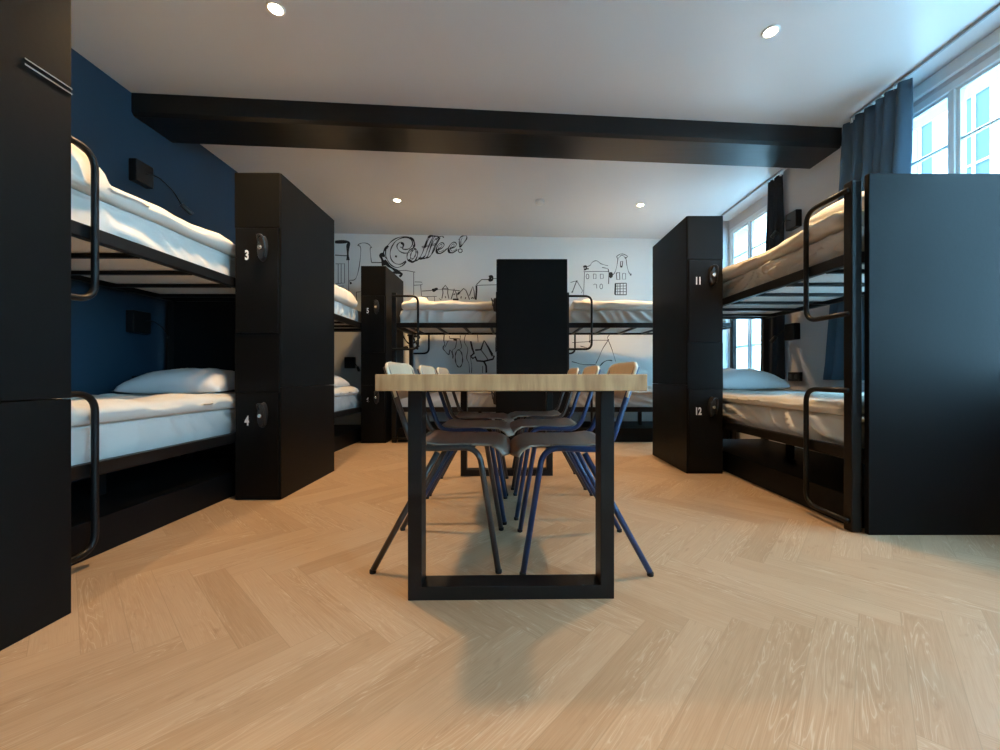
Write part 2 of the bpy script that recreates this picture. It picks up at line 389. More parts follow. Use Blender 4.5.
bunk(*BEDS['L1'], 'black steel bunk bed along the blue wall, in front of locker 3', guard=(.25,.57), panel='far')
bunk(*BEDS['L2'], 'black steel bunk bed glimpsed between lockers 3 and 5')
bunk(*BEDS['BLf'], 'black steel bunk bed under the Coffee lettering on the back wall')
bunk(*BEDS['BRt'], 'black steel bunk bed below the drawn gabled houses on the back wall')
bunk(*BEDS['R1'], 'black steel bunk bed on the right with a solid black end panel', guard=(.0,.28), panel='near')

# ------------------------------------------------------------------ bedding
def soft_surface(dims, r, step, disp):
    x0,x1,y0,y1,z0,z1 = dims
    lo = Vector((x0+r,y0+r,z0+r)); hi = Vector((x1-r,y1-r,z1-r))
    n = [max(2,int(round((b-a)/step))) for a, b in ((x0,x1),(y0,y1),(z0,z1))]
    n[2] = max(n[2], 6)
    bm = bmesh.new(); cache = {}
    def vert(i,j,k):
        key = (i,j,k)
        if key in cache: return cache[key]
        p = Vector((x0+(x1-x0)*i/n[0], y0+(y1-y0)*j/n[1], z0+(z1-z0)*k/n[2]))
        q = Vector([min(max(p[a],lo[a]),hi[a]) for a in range(3)])
        d = p-q
        nn = d.normalized() if d.length > 1e-6 else Vector((0,0,1))
        p2 = q + nn*r if d.length > 1e-6 else p
        p2 = disp(p2, nn)
        cache[key] = bm.verts.new(p2); return cache[key]
    for a in range(3):
        b, c = (a+1)%3, (a+2)%3
        for side in (0, n[a]):
            for i in range(n[b]):
                for j in range(n[c]):
                    def K(ii,jj):
                        t = [0,0,0]; t[a]=side; t[b]=ii; t[c]=jj; return vert(*t)
                    bm.faces.new((K(i,j),K(i+1,j),K(i+1,j+1),K(i,j+1)))
    return bm
def ridge(t): return 1-abs(math.sin(t))**.8
def place_soft(name, bm, mat, bed, sx):
    """recentre the mesh at its own base and put it where the bed stands"""
    for v in bm.verts: v.co.x *= sx
    xs = [v.co.x for v in bm.verts]; ys = [v.co.y for v in bm.verts]; zs = [v.co.z for v in bm.verts]
    c = Vector(((min(xs)+max(xs))/2, (min(ys)+max(ys))/2, min(zs)))
    for v in bm.verts: v.co -= c
    o = obj(name, bm, mat, smooth=True)
    loc, rz, _ = bed
    o.location = Vector(loc) + Matrix.Rotation(rz, 4, 'Z') @ c; o.rotation_euler = (0,0,rz)
    return o
def mattress(bed, z, label, seed, slant=1.0, fold=.012, y1=BL-.07, y0=.07):
    sd = Vector((seed*7.1, seed*3.3, 0))
    def disp(p, n):
        if n.z > .7: return p + Vector((0,0,.006*noise.noise(p*4+sd)))
        if n.z < -.5: return p
        h = (p.z-z)/.19
        w = noise.noise(p*2.3+sd)
        t = (p.y*20.0 + slant*(p.z-z)*24.0 + w*6.0)
        amp = fold*(.55+1.0*max(0, noise.noise(Vector((p.y*2.6,0,p.z*2))+sd)+.35))
        a = amp*ridge(t)*min(1,max(0,(p.z-z-.03)/.05)) + .004*noise.noise(p*14+sd)
        return p + Vector((n.x, n.y*.3, 0))*(a-.022 if fold < .07 else a-.034)
    bm = soft_surface((.050, BW-.05, y0, y1, z, z+.185), .035, .016, disp)
    o = place_soft('mattress', bm, M['linen'], bed, bed[2]); tag(o, label, 'mattress'); return o
def duvet(bed, z, label, seed, th=.085, roll=None, y0=.09, y1=BL-.12, over=.012, folds=.012, slump=0.0):
    sd = Vector((seed*5.7, seed*9.3, seed))
    def disp(p, n):
        puff = .012*noise.noise(p*2.2+sd) + .010*noise.noise(p*5+sd) + .004*noise.noise(p*12+sd)
        q = Vector(p)
        if n.z > .2:
            q.z += puff*1.4 + .010*ridge(p.x*6 + noise.noise(p*2+sd)*4 + p.y*2)
            if roll:
                a, b_, h = roll
                if a < p.y < b_: q.z += h*math.sin(math.pi*(p.y-a)/(b_-a))**.4
            edge = min(1, (p.x-.02)/.10)
            q.z -= (1-max(0,edge))*.012
        if abs(n.x) > .3 or abs(n.y) > .3:
            t = p.y*7 + (p.z-z)*16 + noise.noise(p*2.4+sd)*3
            q += Vector((n.x,n.y,0))*(folds*ridge(t)+puff-.006)
        if n.z < -.3: q.z = max(q.z, z)
        return q
    bm = soft_surface((over, BW-.07, y0, y1, z, z+th), .04, .017, disp)
    for v in bm.verts: v.co.z = max(v.co.z, z)
    o = place_soft('duvet', bm, M['duvet'], bed, bed[2]); tag(o, label, 'duvet'); return o
def pillow(bed, cx, cy, z, label, seed, w=.58, d=.38, h=.13, rz=0.0, tilt=0.0, name='pillow'):
    sd = Vector((seed*3.1, seed*2.2, seed))
    bm = bmesh.new(); nu, nv = 30, 22; top, bot = {}, {}
    for i in range(nu+1):
        for j in range(nv+1):
            a = -1+2*i/nu; b = -1+2*j/nv
            t = (max(0,1-abs(a)**2.6)*max(0,1-abs(b)**2.6))**.45
            pin = 1-.07*(1-abs(a)**2)*abs(b)**3; pin2 = 1-.07*(1-abs(b)**2)*abs(a)**3
            x = a*w/2*pin2; y = b*d/2*pin
            wr = .008*noise.noise(Vector((x*9,y*9,0))+sd) + .005*ridge(x*20+y*14+3*noise.noise(Vector((x*4,y*4,1))+sd))
            p = Vector((x,y,h*.78*t + wr*t)); q = Vector((x,y,-h*.22*t))
            top[i,j] = p; bot[i,j] = q
    Mx = Matrix.Translation((cx,cy,z+h*.22)) @ Matrix.Rotation(rz,4,'Z') @ Matrix.Rotation(tilt,4,'X')
    V1 = {k: bm.verts.new(Mx@p) for k, p in top.items()}; V2 = {}
    for k, p in bot.items():
        i, j = k
        V2[k] = V1[k] if i in (0,nu) or j in (0,nv) else bm.verts.new(Mx@p)
    for i in range(nu):
        for j in range(nv):
            bm.faces.new((V1[i,j],V1[i+1,j],V1[i+1,j+1],V1[i,j+1]))
            try: bm.faces.new((V2[i,j],V2[i,j+1],V2[i+1,j+1],V2[i+1,j]))
            except ValueError: pass
    o = place_soft(name, bm, M['pillow'], bed, bed[2]); tag(o, label, name.replace('_',' ')); return o
ZMU, ZML = ZU+.02, ZL+.02
desc = {'L1': 'left bunk bed by the blue wall', 'L2': 'bunk glimpsed between lockers 3 and 5', 'BLf': 'back wall bunk under the Coffee lettering',
        'BRt': 'back wall bunk below the drawn gabled houses', 'R1': 'right bunk bed with the black end panel'}
sd = 1
for k, bed in BEDS.items():
    sl = {'R1': 1.0, 'BLf': -.8, 'BRt': 1.2}.get(k, .6); fo = .075 if k == 'R1' else .035
    y0 = .07
    mattress(bed, ZMU, 'white sheeted upper mattress of the '+desc[k], sd, sl, fo if k != 'L1' else .016)
    mattress(bed, ZML, 'white sheeted lower mattress of the '+desc[k], sd+20, -sl if k=='R1' else sl, fo if k != 'L1' else .016)
    sd += 1
ZDU, ZDL = ZMU+.187, ZML+.187
duvet(BEDS['L1'], ZDU, 'thick cream duvet with a rolled foot end, upper berth by the blue wall', 3, .085, roll=(.20,.67,.10))
duvet(BEDS['L1'], ZDL, 'cream duvet on the lower berth by the blue wall', 4, .085, roll=(.20,.52,.06), y1=1.80)
duvet(BEDS['L2'], ZDU, 'white duvet in the upper berth between lockers 3 and 5', 5, .085, y1=1.42, roll=(.7,1.35,.07))
duvet(BEDS['L2'], ZDL, 'white duvet in the lower berth between lockers 3 and 5', 6, .07, y1=1.45)
duvet(BEDS['BLf'], ZDU, 'cream duvet on the upper berth under the Coffee lettering', 7, .10)
duvet(BEDS['BLf'], ZDL, 'cream duvet on the lower berth of the back left bunk', 8, .06)
duvet(BEDS['BRt'], ZDU, 'beige creased duvet on the upper berth below the drawn gabled houses', 9, .105)
duvet(BEDS['BRt'], ZDL, 'beige duvet on the lower berth of the back right bunk', 10, .06)
duvet(BEDS['R1'], ZDU, 'beige duvet draped over the side of the right upper berth', 11, .085, folds=.02, over=.004)
duvet(BEDS['R1'], ZDL, 'pale smooth duvet on the right lower berth', 12, .075, folds=.008, y1=1.80)
pillow(BEDS['L1'], .42, 1.60, ZDL+.095, 'grey white pillow at the far end of the left lower berth', 1, .66, .42, .15, tilt=R(6))
pillow(BEDS['L1'], .52, 1.66, ZDU+.10, 'pillow at the far end of the left upper berth', 2, .40, .30, .10)
pillow(BEDS['L2'], .42, 1.30, ZDL+.055, 'pillow in the lower berth between lockers 3 and 5', 3, .6, .40, .17)
pillow(BEDS['R1'], .38, 1.62, ZDL+.09, 'plump white pillow at the far end of the right lower berth', 4, .64, .46, .17, tilt=R(5))
pillow(BEDS['R1'], .40, .28, ZDU+.105, 'crumpled white pillow behind the guard rail of the right upper berth', 5, .62, .36, .13, rz=.1)
pillow(BEDS['R1'], .50, .20, ZDL+.070, 'small folded white towel by the black end panel of the right lower berth', 6, .36, .22, .10, name='towel')
pillow(BEDS['BLf'], .30, .26, ZDU+.085, 'cream folded towel on the upper berth under the Coffee lettering', 7, .26, .22, .10, name='towel')
pillow(BEDS['BRt'], .42, .33, ZDU+.095, 'small beige bundled towel on the upper berth of the back right bunk', 8, .20, .18, .09, name='towel')

# ------------------------------------------------------------------ table
tab = empty('dining_table', (.005, 1.34, 0), R(1.0)); tag(tab, 'long oak topped table on black steel loop legs in the middle of the room', 'table')
bm = bmesh.new()
obj('tabletop', B((-.428,.428,-.085,1.86,.703,.7555)), [M['oak_end']], tab, .003)
for y in (0, 1.66):
    bm = bmesh.new(); a, w, t, zt, d = .346, .046, .046, .701, .078
    out = [(-a,0),(a,0),(a,zt),(-a,zt)]; inn = [(-a+w,t),(a-w,t),(a-w,zt-.004),(-a+w,zt-.004)]
    v = [[bm.verts.new((x,yy,z)) for x, z in lp] for yy in (y,y+d) for lp in (out,inn)]
    for k in range(4):
        k2 = (k+1)%4
        bm.faces.new((v[0][k],v[0][k2],v[1][k2],v[1][k])); bm.faces.new((v[2][k],v[3][k],v[3][k2],v[2][k2]))
        bm.faces.new((v[0][k],v[2][k],v[2][k2],v[0][k2])); bm.faces.new((v[1][k],v[1][k2],v[3][k2],v[3][k]))
    obj('leg_frame', bm, M['steel'], tab, .002)

# ------------------------------------------------------------------ chairs
def chair(loc, rz, tubem, label):
    root = empty('chair', loc, rz); tag(root, label, 'chair', 'school style chairs at the table')
    r = .0115
    for s in (-1, 1):
        yt, yb = .185*s, .212*s
        bm = bmesh.new()
        tube(bm, fillet([(.235,yb,.014),(.158,yt,.4755),(-.095,yt,.4675),(-.202,yt*.98,.787)], .065, 8), r, 12)
        obj('frame_tube', bm, tubem, root, smooth=True)
        bm = bmesh.new()
        tube(bm, [(-.0,yt+.004*s,.455),(-.24,yb,.014)], r, 12)
        obj('rear_leg', bm, tubem, root, smooth=True)
        for x in (.237, -.242):
            bm = bmesh.new(); lathe(bm, [(.0115,0),(.0125,.002),(.0125,.012),(.0115,.014)], 14, (x,yb,0)); obj('foot_cap', bm, M['rubber'], root, smooth=True)
    bm = bmesh.new(); tube(bm, [(.13,-.175,.463),(.13,.175,.463)], .009, 10); tube(bm, [(-.055,-.175,.463),(-.055,.175,.463)], .009, 10)
    obj('cross_tube', bm, tubem, root, smooth=True)
    # seat: waterfall front, raised rear, slight hollow
    nx, ny = 26, 18; bm = bmesh.new(); g = {}
    for i in range(nx+1):
        u = i/nx
        if u < .78:
            x = -.10 + (.335)*(u/.78); z = .4690 + .012*((max(0,.25-u))/.25)**1.6 + .0025*math.sin(u*3)
        else:
            a = (u-.78)/.22*R(78); x = .235 + .048*math.sin(a); z = .4713 - .044*(1-math.cos(a))
        for j in range(ny+1):
            t = -1+2*j/ny
            cut = .035*abs(t)**6
            hw = .168 + .016*min(1,max(0,(u-.70)/.12))
            g[i,j] = bm.verts.new((x - (cut if u > .5 else -cut)*(.6 if .2<u<.8 else 1), t*hw, z + .005*t*t*(1 if u<.78 else .3)))
    for i in range(nx):
        for j in range(ny): bm.faces.new((g[i,j],g[i+1,j],g[i+1,j+1],g[i,j+1]))
    o = obj('seat', bm, [M['seat'], M['seat_edge']], root, smooth=True)
    so = o.modifiers.new('thick', 'SOLIDIFY'); so.thickness = .008; so.offset = 1; so.material_offset_rim = 1; so.use_rim = True
    # backrest
    nz = 10; bm = bmesh.new(); g = {}
    for i in range(nz+1):
        u = i/nz; z = .655 + .153*u
        for j in range(ny+1):
            t = -1+2*j/ny
            dz = -.022*abs(t)**7*(1 if u > .5 else -1)*abs(2*u-1)
            x = -.165 - .24*(z-.66) - .022*(1-t*t) + .012
            g[i,j] = bm.verts.new((x, t*.205, z+dz))
    for i in range(nz):
        for j in range(ny): bm.faces.new((g[i,j],g[i+1,j],g[i+1,j+1],g[i,j+1]))
    o = obj('backrest', bm, [M['ply'], M['ply_edge']], root, smooth=True)
    so = o.modifiers.new('thick', 'SOLIDIFY'); so.thickness = .011; so.offset = 1; so.material_offset_rim = 1
    return root
TG, TB = M['tube_grey'], M['tube_blue']
chair((-.28,1.735,0), 0, TG, 'grey framed chair nearest the viewer on the left of the table')
chair((-.265,2.235,0), 0, TB, 'middle chair of the three on the left side of the table')
chair((-.26,2.715,0), 0, TG, 'farthest chair on the left side of the table')
chair((.285,1.715,0), R(180), TB, 'blue framed chair nearest the viewer on the right of the table')
chair((.27,2.30,0), R(180), TB, 'blue framed middle chair on the right side of the table')
chair((.255,2.85,0), R(180), TG, 'grey framed farthest chair on the right side of the table')

# ------------------------------------------------------------------ curtains and rail
def curtain(y0t, y1t, y0b, y1b, x, z0, z1, pleats, mat, label, amp=.03):
    bm = bmesh.new(); nu, nv = pleats*12, 30; g = {}
    for j in range(nv+1):
        v = j/nv; z = z1+(z0-z1)*v
        a = y0t+(y0b-y0t)*v**1.5; b = y1t+(y1b-y1t)*v**1.5
        for i in range(nu+1):
            u = i/nu
            ph = 2*math.pi*pleats*u + .9*noise.noise(Vector((u*4,v*1.2,y0t)))*3
            am = amp*(.55+.45*min(1,v*4))*(1+.4*noise.noise(Vector((u*6,v*2,5))))
            xx = x + am*math.sin(ph) + .010*math.sin(ph*2+1)
            g[i,j] = bm.verts.new((xx, a+(b-a)*u + .012*math.cos(ph), z))
    for i in range(nu):
        for j in range(nv): bm.faces.new((g[i,j],g[i+1,j],g[i+1,j+1],g[i,j+1]))
    root = obj('curtain', bm, mat, smooth=True)
    so = root.modifiers.new('thick','SOLIDIFY'); so.thickness = .003
    tag(root, label, 'curtain')
    for k in range(pleats):
        y = y0t+(y1t-y0t)*(k+.5)/pleats
        bm = bmesh.new(); tube(bm, [(x, y, z1-.004),(x, y, z1+.022)], .004, 8); box(bm, x-.006,x+.006,y-.008,y+.008,z1-.012,z1+.002)
        obj('curtain_hook', bm, M['plastic'], root)
    return root
curtain(2.515, 3.00, 2.66, 3.18, 2.528, .72, 2.635, 6, M['curtain'], 'blue grey pleated curtain gathered at the near window', .036)
curtain(3.73, 3.90, 3.70, 4.02, 2.535, .72, 2.635, 4, M['curtain_dark'], 'dark narrow curtain beside the far window', .026)
for y0, y1, lab in ((-2.3, 2.98, 'thin grey ceiling rail over the near window'), (3.6, 5.0, 'short grey ceiling rail over the far window')):
    o = obj('curtain_rail', B((2.530,2.544,y0,y1,2.660,2.679)), M['rail'], bevel=.002); tag(o, lab, 'curtain rail')

# ------------------------------------------------------------------ reading lamps and sockets
def reading_lamp(loc, rz, label, arm=(.0,-.19,-.05)):
    """local: wall face at x=0, the lamp sticks out along +x; arm swings along y"""
    root = empty('reading_lamp', loc, rz); tag(root, label, 'reading lamp')
    obj('lamp_box', B((0,.055,-.068,.068,-.075,.075)), M['steel'], root, .006)
    bm = bmesh.new(); a = Vector(arm)
    p = [Vector((.05,0,.0)), Vector((.075,a.y*.3,.02)), Vector((.085,a.y*.75,a.z*.3)), Vector((.09,a.y,a.z))]
    tube(bm, fillet(p, .03), .0045, 8); obj('flexible_arm', bm, M['steel'], root, smooth=True)
    bm = bmesh.new(); d = Vector((.03,a.y*.25,-.05)); e = p[-1]
    tube(bm, [e, e+d*.3, e+d*.95, e+d], .018, 14); obj('lamp_head', bm, M['lock'], root, smooth=True)
    return root
def socket(loc, rz, label):
    root = empty('wall_socket', loc, rz); tag(root, label, 'wall socket')
    obj('socket_plate', B((0,.03,-.075,.075,-.04,.04)), M['steel'], root, .004)
    for y in (-.036,.036):
        bm = bmesh.new(); lathe(bm, [(.022,0),(.022,.003),(.018,.004)], 18)
        for v in bm.verts: v.co = Vector((.03+v.co.z, y+v.co.x, v.co.y))
        obj('socket_face', bm, M['lock'], root)
    return root
reading_lamp((-WX,2.77,2.15), 0, 'black reading lamp above the left upper berth on the blue wall', (0,.26,-.10))
reading_lamp((-WX,2.75,1.12), 0, 'black reading lamp in the shadow over the left lower berth', (0,.17,-.08))
socket((-WX,2.80,.71), 0, 'dark socket box on the blue wall above the lower pillow')
reading_lamp((WX,3.60,2.15), R(180), 'black reading lamp above the right upper berth by the dark curtain', (0,-.13,-.05))
reading_lamp((WX,3.62,1.15), R(180), 'black reading lamp over the right lower berth', (0,-.12,-.03))
socket((WX,3.60,.745), R(180), 'black socket box on the wall behind the right lower pillow')
reading_lamp((-2.16,back_y(-2.16),.93), R(-90)+.0468, 'black reading lamp low on the far left of the back wall', (0,.12,-.06))

# ------------------------------------------------------------------ ceiling fittings
def downlight(x, y, label, watts=62):
    root = empty('downlight', (x,y,H)); tag(root, label, 'ceiling light', 'recessed ceiling spotlights')
    bm = bmesh.new(); seg = 32
    prof = [(.046,0),(.046,-.004),(.040,-.007),(.033,-.005),(.033,-.0)]
    rings = [[bm.verts.new((r*math.cos(2*math.pi*k/seg), r*math.sin(2*math.pi*k/seg), z)) for k in range(seg)] for r, z in prof]
    for a, b in zip(rings, rings[1:]):
        for k in range(seg): bm.faces.new((a[k], a[(k+1)%seg], b[(k+1)%seg], b[k]))
    obj('trim_ring', bm, M['plastic'], root, smooth=True)
    bm = bmesh.new(); lathe(bm, [(.0325,-.0005),(.0325,-.004)], 28); obj('lens', bm, M['lamp_glow'], root)
    ld = bpy.data.lights.new('downlight_beam', 'SPOT'); ld.energy = watts; ld.color = (1,.625,.29)
    ld.spot_size = R(118); ld.spot_blend = .75; ld.shadow_soft_size = .07
    lo = bpy.data.objects.new('downlight_beam', ld); COL.objects.link(lo); lo.parent = root; lo.location = (0,0,-.035)
    return root
downlight(-1.23, 2.10, 'glowing recessed spotlight at the top left of the ceiling', 72)
downlight(1.46, 2.24, 'glowing recessed spotlight at the upper right of the ceiling', 58)
downlight(-1.24, 4.39, 'small glowing spotlight beyond the beam on the left')
downlight(1.47, 4.51, 'small glowing spotlight beyond the beam on the right')
downlight(-1.23, -.15, 'recessed spotlight out of view behind the viewpoint, left', 34)
downlight(1.46, -.15, 'recessed spotlight out of view behind the viewpoint, right', 34)
root = empty('smoke_detector', (.33,4.41,H)); tag(root, 'round white smoke detector on the ceiling behind the beam', 'smoke detector')
bm = bmesh.new(); lathe(bm, [(.055,-.0005),(.055,-.012)], 28); obj('mount_plate', bm, M['plastic'], root, smooth=False)
bm = bmesh.new(); lathe(bm, [(.050,-.0125),(.048,-.030),(.036,-.040),(.012,-.042)], 28); obj('sensor_cover', bm, M['plastic'], root, smooth=True)

# ------------------------------------------------------------------ mural on the back wall
def wall_pt(px, py):
    k = (px-VX)/F; Y = 5.528/(1-.0468*k)
    return Vector((k*Y, Y, CH + (VY-py)*Y/F))
def smooth_path(pts, n=5):
    if len(pts) < 3: return pts
    out = []
    P = [pts[0]] + pts + [pts[-1]]
    for a,b,c,d in zip(P, P[1:], P[2:], P[3:]):
        for i in range(n):
            t = i/n
            out.append(tuple(.5*((2*b[q])+(-a[q]+c[q])*t+(2*a[q]-5*b[q]+4*c[q]-d[q])*t*t+(-a[q]+3*b[q]-3*c[q]+d[q])*t**3) for q in (0,1)))
    out.append(pts[-1]); return out
def stroke(bm, pts, w, curve=True, var=.0):
    """painted line: a thin raised ribbon, w in wall metres"""
    if curve: pts = smooth_path(pts)
    P = [wall_pt(*p) for p in pts]; nrm = Vector((.0468,-1,0)).normalized(); off = nrm*.0015; n = len(P)
    A = []
    for i, p in enumerate(P):
        d = (P[min(i+1,n-1)]-P[max(i-1,0)])
        if d.length < 1e-6: d = Vector((1,0,0))
        d.normalize(); s = d.cross(nrm).normalized()
        ww = w/2*(1+var*math.sin(i*.55))
        A.append((bm.verts.new(p+s*ww+off), bm.verts.new(p-s*ww+off), bm.verts.new(p+s*ww*.9+off*.0+nrm*.0003), bm.verts.new(p-s*ww*.9+nrm*.0003)))
    for a, b in zip(A, A[1:]):
        bm.faces.new((a[0],a[1],b[1],b[0])); bm.faces.new((a[0],b[0],b[2],a[2])); bm.faces.new((a[1],a[3],b[3],b[1]))
mural = empty('wall_mural', (0, 5.528, 0)); tag(mural, 'black line drawing of houses and coffee lettering painted on the pale back wall', 'mural')
def mural_part(name, strokes, cr):
    x0, y0, k = cr; bm = bmesh.new()
    for s in strokes:
        w, pts = s[0], s[1]; cv = s[2] if len(s) > 2 else True
        stroke(bm, [(x0+a/k, y0+b/k) for a, b in pts], w, cv, .35 if cv else .0)
    for v in bm.verts: v.co -= Vector((0,5.528,0))
    return obj(name, bm, M['ink'], mural)
def ell(cx, cy, rx, ry, rot=0, n=16):
    c, s = math.cos(rot), math.sin(rot)
    return [(cx+rx*math.cos(t)*c-ry*math.sin(t)*s, cy+rx*math.cos(t)*s+ry*math.sin(t)*c) for t in [2*math.pi*i/n for i in range(n+1)]]
T, Mw, Bk = .0075, .0115, .024
letters = [
 (Mw,[(185,320),(150,355),(100,370),(50,345),(15,290),(5,235),(20,185),(60,140),(110,112),(170,102),(225,115),(255,150),(250,190),(215,235),(170,245),(130,230),(105,195),(112,165),(140,150),(160,170),(150,200),(135,190)]),
 (Mw,[(182,312),(140,340),(90,335),(55,300),(45,250),(55,200),(90,145),(140,115),(185,110),(228,130),(240,165),(215,203),(180,213),(150,208)]),
 (Bk,[(215,110),(245,130),(257,165),(250,190)]), (Bk,[(140,155),(160,170),(152,205)]), (Bk,[(88,272),(104,275)]),
 (Mw,ell(238,262,44,62,.35)), (Mw,ell(246,255,20,44,.35)), (Bk,[(205,300),(240,322),(275,300)]),
 (Mw,[(250,318),(290,300),(325,245),(350,170),(375,110),(400,94),(415,105),(400,140),(370,210),(345,275),(315,296),(290,290)]),
 (Mw,[(330,295),(365,280),(385,235),(405,165),(425,110),(450,98),(470,108),(450,150),(420,215),(395,270),(360,290)]),
 (Mw,[(350,200),(370,140),(400,100),(440,96)]), (T,[(318,190),(360,178),(400,172),(450,160)]), (T,[(322,200),(362,188),(404,182),(452,170)]),
 (Bk,[(375,112),(400,95),(430,98)]), (Mw,[(440,130),(470,105),(500,98),(510,112)]), (T,[(380,240),(410,170),(440,115)]), (Bk,[(290,292),(325,290),(345,270)]),
 (Mw,[(405,255),(430,215),(455,160),(478,110)]),
 (Mw,[(450,215),(490,205),(515,175),(500,155),(470,165),(448,205),(450,240),(480,248),(520,225)]), (T,[(465,205),(485,195),(497,175),(487,170),(470,185),(464,215),(480,232),(515,215)]), (Bk,[(448,215),(455,243),(485,248)]),
 (Mw,[(560,205),(600,195),(622,170),(605,150),(578,160),(552,200),(553,232),(585,243),(630,215)]), (T,[(572,200),(592,190),(603,172),(594,165),(578,180),(570,208),(586,228),(625,208)]), (Bk,[(553,210),(560,238),(590,242)]),
 (Mw,[(520,225),(535,210),(552,200)]),
 (Mw,[(655,192),(646,150),(652,115),(675,96),(705,94),(712,115),(690,150),(668,178),(655,195)]), (T,[(662,180),(660,140),(672,112)]), (Bk,[(650,180),(658,195)]),
 (Mw,ell(655,224,17,16)), (T,[(655,120),(640,128)]),
]
mural_part('lettering', letters, (385,225,8.7))
left = [
 (Bk*1.5,[(0,160),(100,158),(130,165),(122,200),(120,270),(122,330)]), (Mw,[(0,282),(60,287),(125,290)],False), (T,[(125,290),(128,500),(130,680)],False),
 (T,[(5,365),(90,362),(90,545),(5,550)],False), (T,[(30,365),(30,548)],False), (T,[(58,365),(58,548)],False), (T,[(5,575),(85,572)],False),
 (T,[(212,190),(235,175),(275,168),(315,180),(345,212)]), (T,[(212,190),(240,210),(238,300),(225,400),(205,480),(180,515),(135,520),(150,545)]),
 (T,[(345,212),(330,220),(335,290),(342,350)]), (Mw,[(342,352),(440,352)],False), (T,[(200,630),(240,626)],False), (T,[(200,630),(204,720)],False),
 (Bk,[(145,535),(150,555)]),
 (Bk,[(500,195),(470,225),(455,260),(462,300)]), (Bk*1.8,[(455,275),(430,290),(445,330),(460,380)]), (Bk*1.5,[(462,330),(500,380),(545,410),(590,440),(630,460)]),
 (Bk,[(540,445),(590,450),(630,458),(605,485)]), (Bk*1.4,[(475,215),(490,210)]), (Mw,[(470,300),(490,320)]), 
]
mural_part('house_drawing', left, (335,225,9.375))
mid = [
 (T,[(110,398),(180,395),(250,408),(262,410)],False), (T,[(250,410),(250,610)],False), (T,[(258,495),(320,497),(325,520),(250,525)],False), (T,[(310,520),(318,620)],False),
 (T,[(322,575),(400,570),(500,560),(650,572)]), (Bk,[(415,555),(425,575),(445,565),(450,555),(420,560)]), (T,[(320,622),(450,622)],False), (T,[(370,625),(372,660)],False), (T,[(430,625),(432,665)],False),
 (Mw,[(495,640),(505,590),(500,555),(525,525),(548,555),(545,590),(555,640)],False), (T,[(500,555),(548,552)],False), (Mw,[(525,620),(528,635)]),
 (Mw,[(575,645),(590,600),(602,555),(618,590),(628,640)],False), (Bk,[(600,600),(606,606)]), (Mw,[(632,610),(655,580),(685,552),(705,570),(722,610),(735,650)],False), (Bk,[(630,605),(650,585)]),
 (Mw,[(735,615),(748,575),(765,535),(775,575),(780,640)],False), (Bk,[(795,525),(796,570),(790,650)],False), (Bk,[(590,648),(640,648)],False), (Mw,[(660,640),(664,620)]), (Mw,[(698,645),(702,628)]), (Mw,[(750,640),(765,632),(775,645)]), (T,[(470,640),(490,652)]),
 (Mw,[(795,520),(840,475),(905,475)],False), (Bk*1.4,[(905,455),(930,450),(935,475),(910,478),(920,460)]), (T,[(935,466),(985,465)],False), (T,[(800,525),(975,520)],False),
]
mural_part('house_drawing', mid, (385,225,8.7))
low = [
 (Mw,[(515,125),(512,180),(520,210),(505,245),(530,280),(555,300),(565,260),(590,300),(590,335)]), (T,[(550,180),(520,240)],False), (Mw,[(560,140),(562,160),(655,165),(655,135)],False), (Bk,[(595,170),(625,175)]),
 (T,[(625,175),(612,240),(590,260),(585,300)]), (T,[(650,165),(665,240),(630,260)]), (Mw,ell(643,335,32,75,-.05)), (T,[(700,130),(690,190),(720,250),(710,330),(730,380),(735,460)]), (T,[(760,300),(745,330),(755,400),(752,460)]),
 (Bk,[(745,185),(760,250),(775,290),(745,315),(765,335),(785,320),(800,355),(860,360),(940,340),(950,310)],False), (Bk,[(785,262),(835,258),(862,180),(900,240),(935,315)],False), (Mw,[(835,260),(880,320),(895,345)],False), (Mw,[(865,180),(940,300)],False),
 (Bk,[(860,360),(880,400),(882,460)],False), (T,[(850,400),(848,460)],False), (T,[(805,130),(810,190)],False), (T,[(960,150),(962,280)],False),
 (Bk,[(105,75),(150,130),(190,190),(230,215)]), (Bk,[(195,130),(240,150),(260,190),(235,205),(250,240),(290,250)]), (Mw,[(105,110),(130,180),(160,235),(215,220),(205,130)],False), (Bk,[(250,140),(300,150),(270,190),(295,235)]), (Bk,[(150,240),(205,238)],False), (Mw,[(105,245),(108,100)],False),
]
mural_part('cup_drawing', [q for q in low if q[1][0][0] < 400], (385,320,8.7))
mural_part('coffee_machine_drawing', [q for q in low if 400 <= q[1][0][0] < 690], (385,320,8.7))
mural_part('portafilter_drawing', [q for q in low if q[1][0][0] >= 690], (385,320,8.7))
